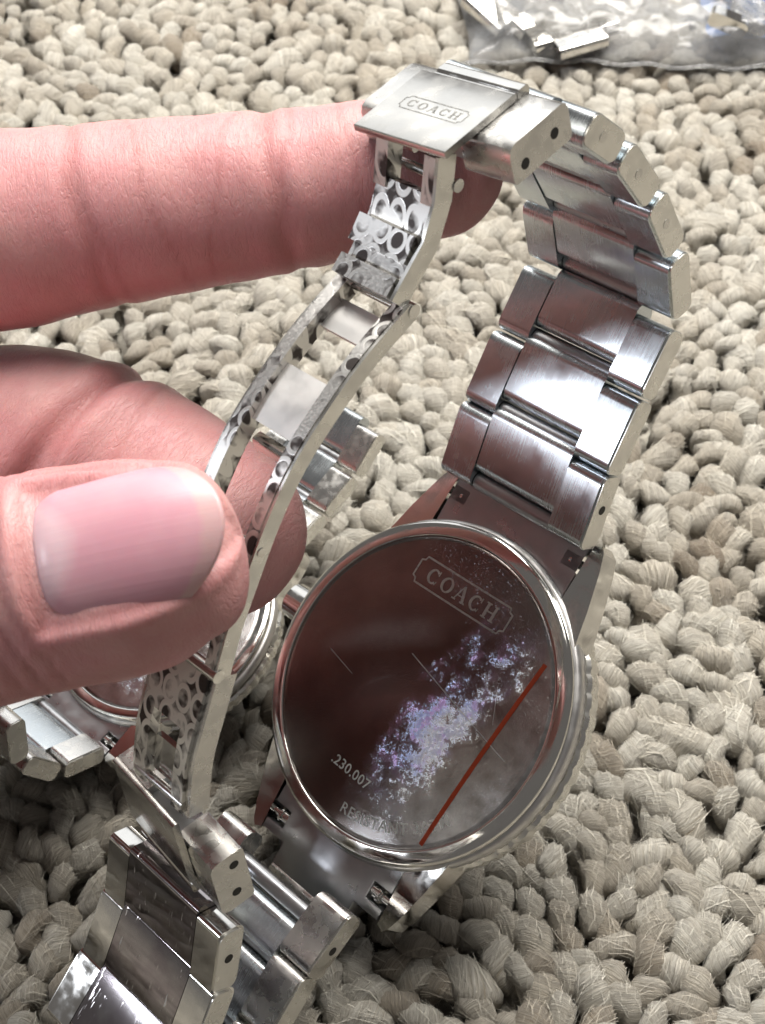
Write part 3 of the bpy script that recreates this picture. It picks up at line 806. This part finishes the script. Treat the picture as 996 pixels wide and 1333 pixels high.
CHAINS = {
    # px, py, depth, radius mm ; root first, tip last
    'index': [(-330, 345, 128, 8.6), (-180, 322, 125, 8.1), (0, 300, 122, 7.85), (110, 285, 121, 7.25), (200, 271, 120, 6.85), (300, 259, 119.5, 6.5), (370, 249, 119, 6.15), (440, 238, 118.5, 5.95), (520, 225, 118, 5.7), (565, 221, 118, 5.3)],
    'middle': [(-330, 640, 133, 8.8), (-160, 600, 130, 8.3), (-20, 580, 127, 8.2), (90, 588, 125, 8.0), (170, 620, 124, 7.7), (240, 660, 122.5, 7.5), (285, 690, 121.5, 7.0)],
    'thumb': [(-360, 860, 118, 10.2), (-200, 815, 111, 8.8), (-60, 780, 106, 7.9), (60, 758, 104, 7.5), (150, 742, 102.6, 7.25), (205, 728, 102.2, 6.95), (246, 716, 102, 6.1)],
    'ring': [(-340, 850, 142, 8.6), (-210, 800, 146, 8.0), (-120, 780, 150, 7.6), (-170, 850, 152, 7.0)],
    'little': [(-380, 1000, 150, 7.6), (-270, 980, 155, 6.9), (-200, 990, 156, 6.4), (-240, 1040, 154, 6.0)],
}
def chain_pts(name):
    raw = np.array([list(W(a, b, d))+[r] for a, b, d, r in CHAINS[name]])
    P = np.array(spline(raw, 8))
    return P

def tube(bm, P, flat=None, nseg=36, tipk=1.0):
    """closed tube with round tip along points P (x,y,z,r)"""
    pts = P[:, :3]; rad = P[:, 3]
    d = pts[-1]-pts[-2]; d /= np.linalg.norm(d); tipP = []; r = rad[-1]
    for k in range(1, 8):
        a = math.pi/2*k/8; tipP.append(list(pts[-1]+d*r*math.sin(a)*tipk)+[r*math.cos(a)])
    Q = np.vstack([P, tipP]); n = len(Q)
    T = np.gradient(Q[:, :3], axis=0); T /= np.linalg.norm(T, axis=1)[:, None]
    view = RC@np.array([0, 0, 1.0])
    rings = []
    for i in range(n):
        t = T[i]; a = view-t*(view@t); a /= np.linalg.norm(a); b = np.cross(t, a)
        rings.append([bm.verts.new(tuple(Q[i, :3]+Q[i, 3]*((a*math.cos(x))*(flat or 1)+b*math.sin(x)))) for x in np.linspace(0, 2*math.pi, nseg, endpoint=False)])
    for A, B in zip(rings, rings[1:]):
        for j in range(nseg): bm.faces.new((A[j], A[(j+1) % nseg], B[(j+1) % nseg], B[j]))
    bm.faces.new(rings[0][::-1]); bm.faces.new(rings[-1])

TH_DORSAL = 17.0     # degrees the nail is rolled up from facing the lens
def build_hand():
    bm = bmesh.new()
    for nm in ('index', 'middle', 'thumb', 'ring', 'little'):
        tube(bm, chain_pts(nm), flat=.93 if nm != 'thumb' else .92, tipk=.62 if nm == 'thumb' else 1.0)
    # palm: fat tubes joining the finger roots, all beyond the left edge
    def seg(p, q, r0, r1):
        P = np.array([list(p)+[r0], list((np.array(p)+np.array(q))/2)+[(r0+r1)/2*1.05], list(q)+[r1]]); tube(bm, np.array(spline(P, 5)))
    hub = W(-720, 760, 150)
    for nm, r in (('index', 9.5), ('middle', 10.5), ('ring', 10), ('little', 9)):
        a, b, d, _ = CHAINS[nm][0]; seg(hub, W(a, b, d), 13, r)
    a, b, d, _ = CHAINS['thumb'][0]; seg(W(-640, 960, 140), W(a, b, d), 14, 10.2)
    seg(W(-900, 900, 160), W(-560, 800, 146), 19, 15)
    seg(W(-820, 1000, 155), W(-560, 880, 140), 16, 13)
    seg(W(-1500, 1200, 190), W(-800, 900, 158), 24, 20)
    me = bpy.data.meshes.new('hand_source'); bm.to_mesh(me); bm.free()
    tmp = bpy.data.objects.new('hand_source', me); COL.objects.link(tmp)
    md = tmp.modifiers.new('r', 'REMESH'); md.mode = 'VOXEL'; md.voxel_size = .42; md.use_smooth_shade = True
    sm = tmp.modifiers.new('s', 'SMOOTH'); sm.factor = .5; sm.iterations = 9
    dg = bpy.context.evaluated_depsgraph_get(); dg.update()
    me2 = bpy.data.meshes.new_from_object(tmp.evaluated_get(dg))
    bpy.data.objects.remove(tmp)
    n = len(me2.vertices); co = np.empty(n*3, np.float32); me2.vertices.foreach_get('co', co); co = co.reshape(-1, 3).astype(float)
    no = np.empty(n*3, np.float32); me2.vertices.foreach_get('normal', no); no = no.reshape(-1, 3).astype(float)
    # finger coordinates: along (s) and around (u) the nearest of the three visible fingers
    best = np.full(n, 1e9); fs = np.zeros(n); fu = np.zeros(n); fid = np.zeros(n); fc = np.zeros((n, 3))
    view = RC@np.array([0, 0, 1.0]); AX = {}
    for k, nm in enumerate(('index', 'middle', 'thumb')):
        P = chain_pts(nm); d = P[-1, :3]-P[-2, :3]; d /= np.linalg.norm(d); P = np.vstack([P, list(P[-1, :3]+d*P[-1, 3]*(.62 if nm == 'thumb' else 1))+[.5]])
        m0 = 24; ax = P[-1, :3]-P[m0, :3]; ax /= np.linalg.norm(ax); o = P[m0, :3]
        e1 = view-ax*(view@ax); e1 /= np.linalg.norm(e1); e2 = np.cross(ax, e1)
        sp = (P[:, :3]-o)@ax; sp = np.maximum.accumulate(sp+np.arange(len(sp))*1e-6); AX[nm] = (o, ax, P, sp)
        s_ = (co-o)@ax; q = np.stack([np.interp(s_, sp, P[:, c]) for c in range(3)], 1); rr = np.interp(s_, sp, P[:, 3])
        dd = np.full(n, 1e9)
        for i in range(len(P)): dd = np.minimum(dd, np.linalg.norm(co-P[i, :3], axis=1)-P[i, 3])
        m = dd < best; best[m] = dd[m]; fid[m] = k
        r = co-q; fs[m] = s_[m]; fu[m] = (np.arctan2(r@e2, r@e1)*7.0)[m]
        fc[m] = np.stack([s_, (co-o)@e1+k*17, (co-o)@e2], 1)[m]
    # soft unevenness and joint creases
    crease = np.zeros(n); disp = np.zeros(n)
    def pix(p):
        c = (p-cam_loc)@RC; return 498+FPX*c[:, 0]/-c[:, 2], 666.5-FPX*c[:, 1]/-c[:, 2]
    sx, sy = pix(co)
    disp += .09*np.sin(co[:, 0]*.55+co[:, 1]*.3)*np.sin(co[:, 1]*.5+1)+.03*np.sin(co[:, 0]*1.3+co[:, 2]*.9)
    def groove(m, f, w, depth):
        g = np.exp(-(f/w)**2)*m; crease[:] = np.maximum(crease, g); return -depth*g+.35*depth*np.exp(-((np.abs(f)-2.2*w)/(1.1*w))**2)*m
    idx = fid == 0; mid = fid == 1
    _, _, P, sI = AX['index']; pxI = pix(P[:, :3])[0]
    for xc, w, dp, sl in ((128, .6, .13, .10), (140, .3, .05, .18), (368, .7, .20, .06), (385, .3, .07, -.05), (215, .22, .025, .2), (300, .2, .025, -.18), (470, .22, .03, .1)):
        s0 = np.interp(xc, pxI, sI); disp += groove(idx, fs-s0-sl*fu+.25*np.sin(fu*.6+xc), w, dp)
    _, _, P, sM = AX['middle']; pxM = pix(P[:, :3])[0]
    for xc, w, dp, sl in ((112, .9, .60, -.12), (128, .4, .12, .05), (190, .3, .03, .2)):
        s0 = np.interp(xc, pxM, sM); disp += groove(mid, fs-s0-sl*fu, w, dp)
    # nail bed and folds on the thumb
    _, tax, PT, sT = AX['thumb']; Ltip = sT[-1]; oT = AX['thumb'][0]
    th = fid == 2
    ss = fs; ang = np.degrees(fu/7.0)-NAIL_C
    u = (ss-(Ltip-NAIL_L))/NAIL_L; w = np.abs(ang)/NAIL_W
    edge = np.maximum((w-1)*5.0, (-u)*NAIL_L)       # mm outside the side/proximal border
    fold = np.exp(-((edge-.85)/.95)**2)*(u > -.3)*np.clip((1.05-u)*4, 0, 1)
    grv = np.exp(-((edge)/.35)**2)*(u > -.2)*np.clip((.95-u)*4, 0, 1)
    disp += th*(.40*fold-.30*grv)
    bed = th*np.clip(-edge/.8, 0, 1)*np.clip((1.05-u)*10, 0, 1)
    disp -= .45*bed
    crease[:] = np.maximum(crease, th*grv*.9)
    # wrinkles over the thumb below and behind the nail
    for s_off, wd, dp in ((-1.6, .30, .10), (-3.2, .3, .12), (-4.6, .35, .12), (-6.5, .35, .10)):
        disp += groove(th & (np.abs(ang) < 90), ss-(Ltip-NAIL_L)-s_off-.012*ang+.4*np.sin(ang*.08), wd, dp)
    for a_off, dp in ((-1.32, .16), (-1.62, .14), (-1.95, .12)):
        m = th & (u > -.1) & (u < .8); disp += groove(m, (ang/NAIL_W-a_off-.25*u+.05*np.sin(u*9))*5, .32, dp)
    co = co+no*disp[:, None]
    me2.vertices.foreach_set('co', (co*S).astype(np.float32).ravel())
    a = me2.attributes.new('finger', 'FLOAT_VECTOR', 'POINT'); a.data.foreach_set('vector', fc.astype(np.float32).ravel())
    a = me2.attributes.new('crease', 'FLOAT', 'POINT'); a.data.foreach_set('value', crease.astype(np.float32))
    me2.polygons.foreach_set('use_smooth', np.ones(len(me2.polygons), bool)); me2.materials.clear(); me2.materials.append(MAT['skin']); me2.update()
    me2.name = 'hand'
    hand = bpy.data.objects.new('hand', me2); COL.objects.link(hand)
    tag(hand, 'bare hand reaching in from the left, thumb and fingers pinching the open clasp', 'hand')
    # nail: curved plate with a free edge
    nu, nv = 48, 36; V = []; A = []
    e1 = view-tax*(view@tax); e1 /= np.linalg.norm(e1); e2 = np.cross(tax, e1); RN = 7.25
    c0 = np.array([np.interp(Ltip-NAIL_L*.95, sT, PT[:, c]) for c in range(3)]); c1 = np.array([np.interp(Ltip-NAIL_L*.35, sT, PT[:, c]) for c in range(3)])
    na = (c1-c0)/np.linalg.norm(c1-c0)
    for i in range(nu+1):
        u = i/nu
        for j in range(nv+1):
            w = -1+2*j/nv
            prox = .9*(w**4)*(1-u)**3; free = -4.0*(abs(w)**2.1)*u**2.5
            along = NAIL_L*u+prox+free
            th_ = R_(NAIL_C+NAIL_W*w*(1-.03*(1-u)**2)); nrm = e1*math.cos(th_)+e2*math.sin(th_)
            q = c0+na*along+RN*(e1*math.cos(th_)*.92+e2*math.sin(th_))
            mid_n = e1*math.cos(R_(NAIL_C))+e2*math.sin(R_(NAIL_C))
            lift = .06-.45*(abs(w)**6)*(1-u*.35)-.40*np.clip((.12-u)/.12, 0, 1)**2
            q = q+nrm*lift-mid_n*(max(0, u-.30)**2*2.3)
            V.append(q); A.append((u, (w+1)/2, 0))
    V = np.array(V); m = nv+1
    F = [(i*m+j, i*m+j+1, (i+1)*m+j+1, (i+1)*m+j) for i in range(nu) for j in range(nv)]
    me = np_mesh('thumb_nail', V*S, np.array(F), 'nail', {'nail': ('FLOAT_VECTOR', np.array(A))})
    o = bpy.data.objects.new('thumb_nail', me); COL.objects.link(o); o.parent = hand
    sd = o.modifiers.new('thickness', 'SOLIDIFY'); sd.thickness = .35*S; sd.offset = -1
    return hand
NAIL_C, NAIL_W, NAIL_L = -TH_DORSAL, 41.0, 12.5
build_hand()

# ------------------------------------------------------------------ plastic bag with spare links
def ground(px, py, h=0.0):
    r = W(px, py, 100)-cam_loc; return cam_loc+r*((h-cam_loc[2])/r[2])
def mat_plastic():
    n = NT('clear_plastic'); out = n.n['Material Output']; v = n.coords()
    tr = n.new('ShaderNodeBsdfTransparent'); tr.inputs[0].default_value = (.95, .955, .96, 1)
    gl = n.new('ShaderNodeBsdfGlossy'); gl.inputs['Roughness'].default_value = .16; gl.inputs[0].default_value = (1, 1, 1, 1)
    da = n.new('ShaderNodeBsdfTranslucent'); da.inputs[0].default_value = (.95, .96, .98, 1)
    db = n.new('ShaderNodeBsdfDiffuse'); db.inputs[0].default_value = (.90, .91, .93, 1)
    df = n.new('ShaderNodeMixShader'); df.inputs[0].default_value = .6; n.link(da.outputs[0], df.inputs[1]); n.link(db.outputs[0], df.inputs[2])
    lw = n.new('ShaderNodeFresnel'); lw.inputs[0].default_value = 1.45
    b = n.bump(n.noise(v, .30, 4, .55, .8), .5, .5); n.link(b, gl.inputs['Normal']); n.link(b, lw.inputs['Normal'])
    m1 = n.new('ShaderNodeMixShader'); n.link(n.rmap(n.noise(v, .12, 4, .6), .3, .7, .10, .24), m1.inputs[0]); n.link(tr.outputs[0], m1.inputs[1]); n.link(df.outputs[0], m1.inputs[2])
    m2 = n.new('ShaderNodeMixShader'); n.link(lw.outputs[0], m2.inputs[0]); n.link(m1.outputs[0], m2.inputs[1]); n.link(gl.outputs[0], m2.inputs[2])
    n.link(m2.outputs[0], out.inputs[0]); MAT['plastic'] = n.m
    n = NT('blue_plastic'); n.set(Base_Color=(.30, .42, .72), Roughness=.25, Transmission_Weight=.25, IOR=1.2); MAT['blue'] = n.m
mat_plastic()

def build_bag():
    a = ground(600, 92); b = ground(1010, 88)
    x0, x1 = a[0], b[0]+40; y0 = (a[1]+b[1])/2; y1 = y0+62
    bag = empty('plastic_bag', Matrix.Translation(((x0+x1)/2*S, (y0+y1)/2*S, .001)))
    tag(bag, 'clear crinkled plastic bag of spare links lying on the carpet', 'bag')
    base = np.array([(x0+x1)/2, (y0+y1)/2, 1.0])
    nx, ny = 110, 70
    def sheet(name, zf):
        V = []
        for j in range(ny+1):
            for i in range(nx+1):
                u, v = i/nx, j/ny
                x = x0+(x1-x0)*u+1.3*math.sin(v*9+1)*(1-u)*(1 if u < .2 else .3); y = y0+(y1-y0)*v+.8*math.sin(u*11)*(1-v)
                V.append((x, y, zf(u, v, x, y)))
        V = np.array(V)-base; m = nx+1
        F = np.array([(j*m+i, j*m+i+1, (j+1)*m+i+1, (j+1)*m+i) for j in range(ny) for i in range(nx)])
        me = np_mesh(name, V*S, F, 'plastic'); o = bpy.data.objects.new(name, me); COL.objects.link(o); o.parent = bag
    from mathutils import noise as mn
    def wr(x, y, k): return mn.noise(Vector((x*.13, y*.13, k)))*1.2+abs(mn.noise(Vector((x*.3+y*.2, y*.28-x*.1, k+3))))*1.6
    def edge(u, v): return min(1, u/.12, (1-u)/.08, v/.07, (1-v)/.08)
    sheet('bag_film', lambda u, v, x, y: 1.0+edge(u, v)**.6*(3.6+wr(x, y, 1)))
    sheet('bag_film', lambda u, v, x, y: .6+.25*wr(x, y, 8))
    # welded bottom seam
    bm = bmesh.new()
    pts = [(x0+(x1-x0)*i/60, y0-.25+.8*math.sin(i/60*11), 1.0+.3*math.sin(i*1.1)) for i in range(61)]
    for p, q in zip(pts, pts[1:]): cyl(bm, np.array(p)-base, np.array(q)-base, .28, 8)
    finish(bm, 'bag_seam', 'plastic', bag, smooth=60)

def spare_link(px, py, h, rz, label, tilt=0.0, tx=0.0, sc=1.0):
    p = ground(px, py, h)
    root = empty('spare_link', Matrix.Translation(Vector(p)*S)@Matrix.Rotation(rz, 4, 'Z')@Matrix.Rotation(tilt, 4, 'Y')@Matrix.Rotation(tx, 4, 'X')@Matrix.Scale(sc, 4))
    tag(root, label, 'watch link', 'spare bracelet links in the bag')
    def F(x, a, b): return (x, a, -b)
    bm = bmesh.new(); prism(bm, rrect(-3.6, 3.2, -1.2, 1.2, .8, 4), -4.4, 4.4, F); bevel(bm, .15, 2, 40); finish(bm, 'centre_link', 'steel_satin', root, smooth=30)
    for sx in (1, -1):
        bm = bmesh.new(); prism(bm, rrect(-.2, 6.8, -1.35, 1.35, .9, 4), sx*4.5, sx*7.7, F); bevel(bm, .2, 2, 40); finish(bm, 'side_link', 'steel_polished', root, smooth=30)
    bm = bmesh.new(); cyl(bm, (-4.5, 2.6, 0), (4.5, 2.6, 0), .9, 16); finish(bm, 'link_tube', 'steel_dark', root)
build_bag()
spare_link(752, 52, 2.6, R_(17), 'steel link with broad flat centre in the middle of the plastic bag', R_(-6), R_(-8), .80)
spare_link(640, 12, 3.0, R_(-42), 'steel link at the left edge of the plastic bag', R_(18), 0, .8)
spare_link(975, 18, 3.4, R_(75), 'steel link by the blue wrapper at the right end of the bag', R_(10), R_(14), .8)
def blue_wrapper():
    p = ground(975, 30, 1.4); bm = bmesh.new()
    from mathutils import noise as mn
    n = 24; vs = []
    for j in range(n+1):
        for i in range(n+1):
            x = -6+22*i/n; y = -4+18*j/n
            vs.append(bm.verts.new((x+.5*math.sin(y), y+.4*math.sin(x*1.2), .8*mn.noise(Vector((x*.3, y*.3, 2)))+.4)))
    for j in range(n):
        for i in range(n): bm.faces.new((vs[j*(n+1)+i], vs[j*(n+1)+i+1], vs[(j+1)*(n+1)+i+1], vs[(j+1)*(n+1)+i]))
    bmesh.ops.solidify(bm, geom=bm.faces[:], thickness=.15)
    o = finish(bm, 'blue_wrapper', 'blue', None, smooth=60); o.location = Vector(p)*S
    tag(o, 'small translucent blue wrapper inside the right end of the bag', 'wrapper')
blue_wrapper()
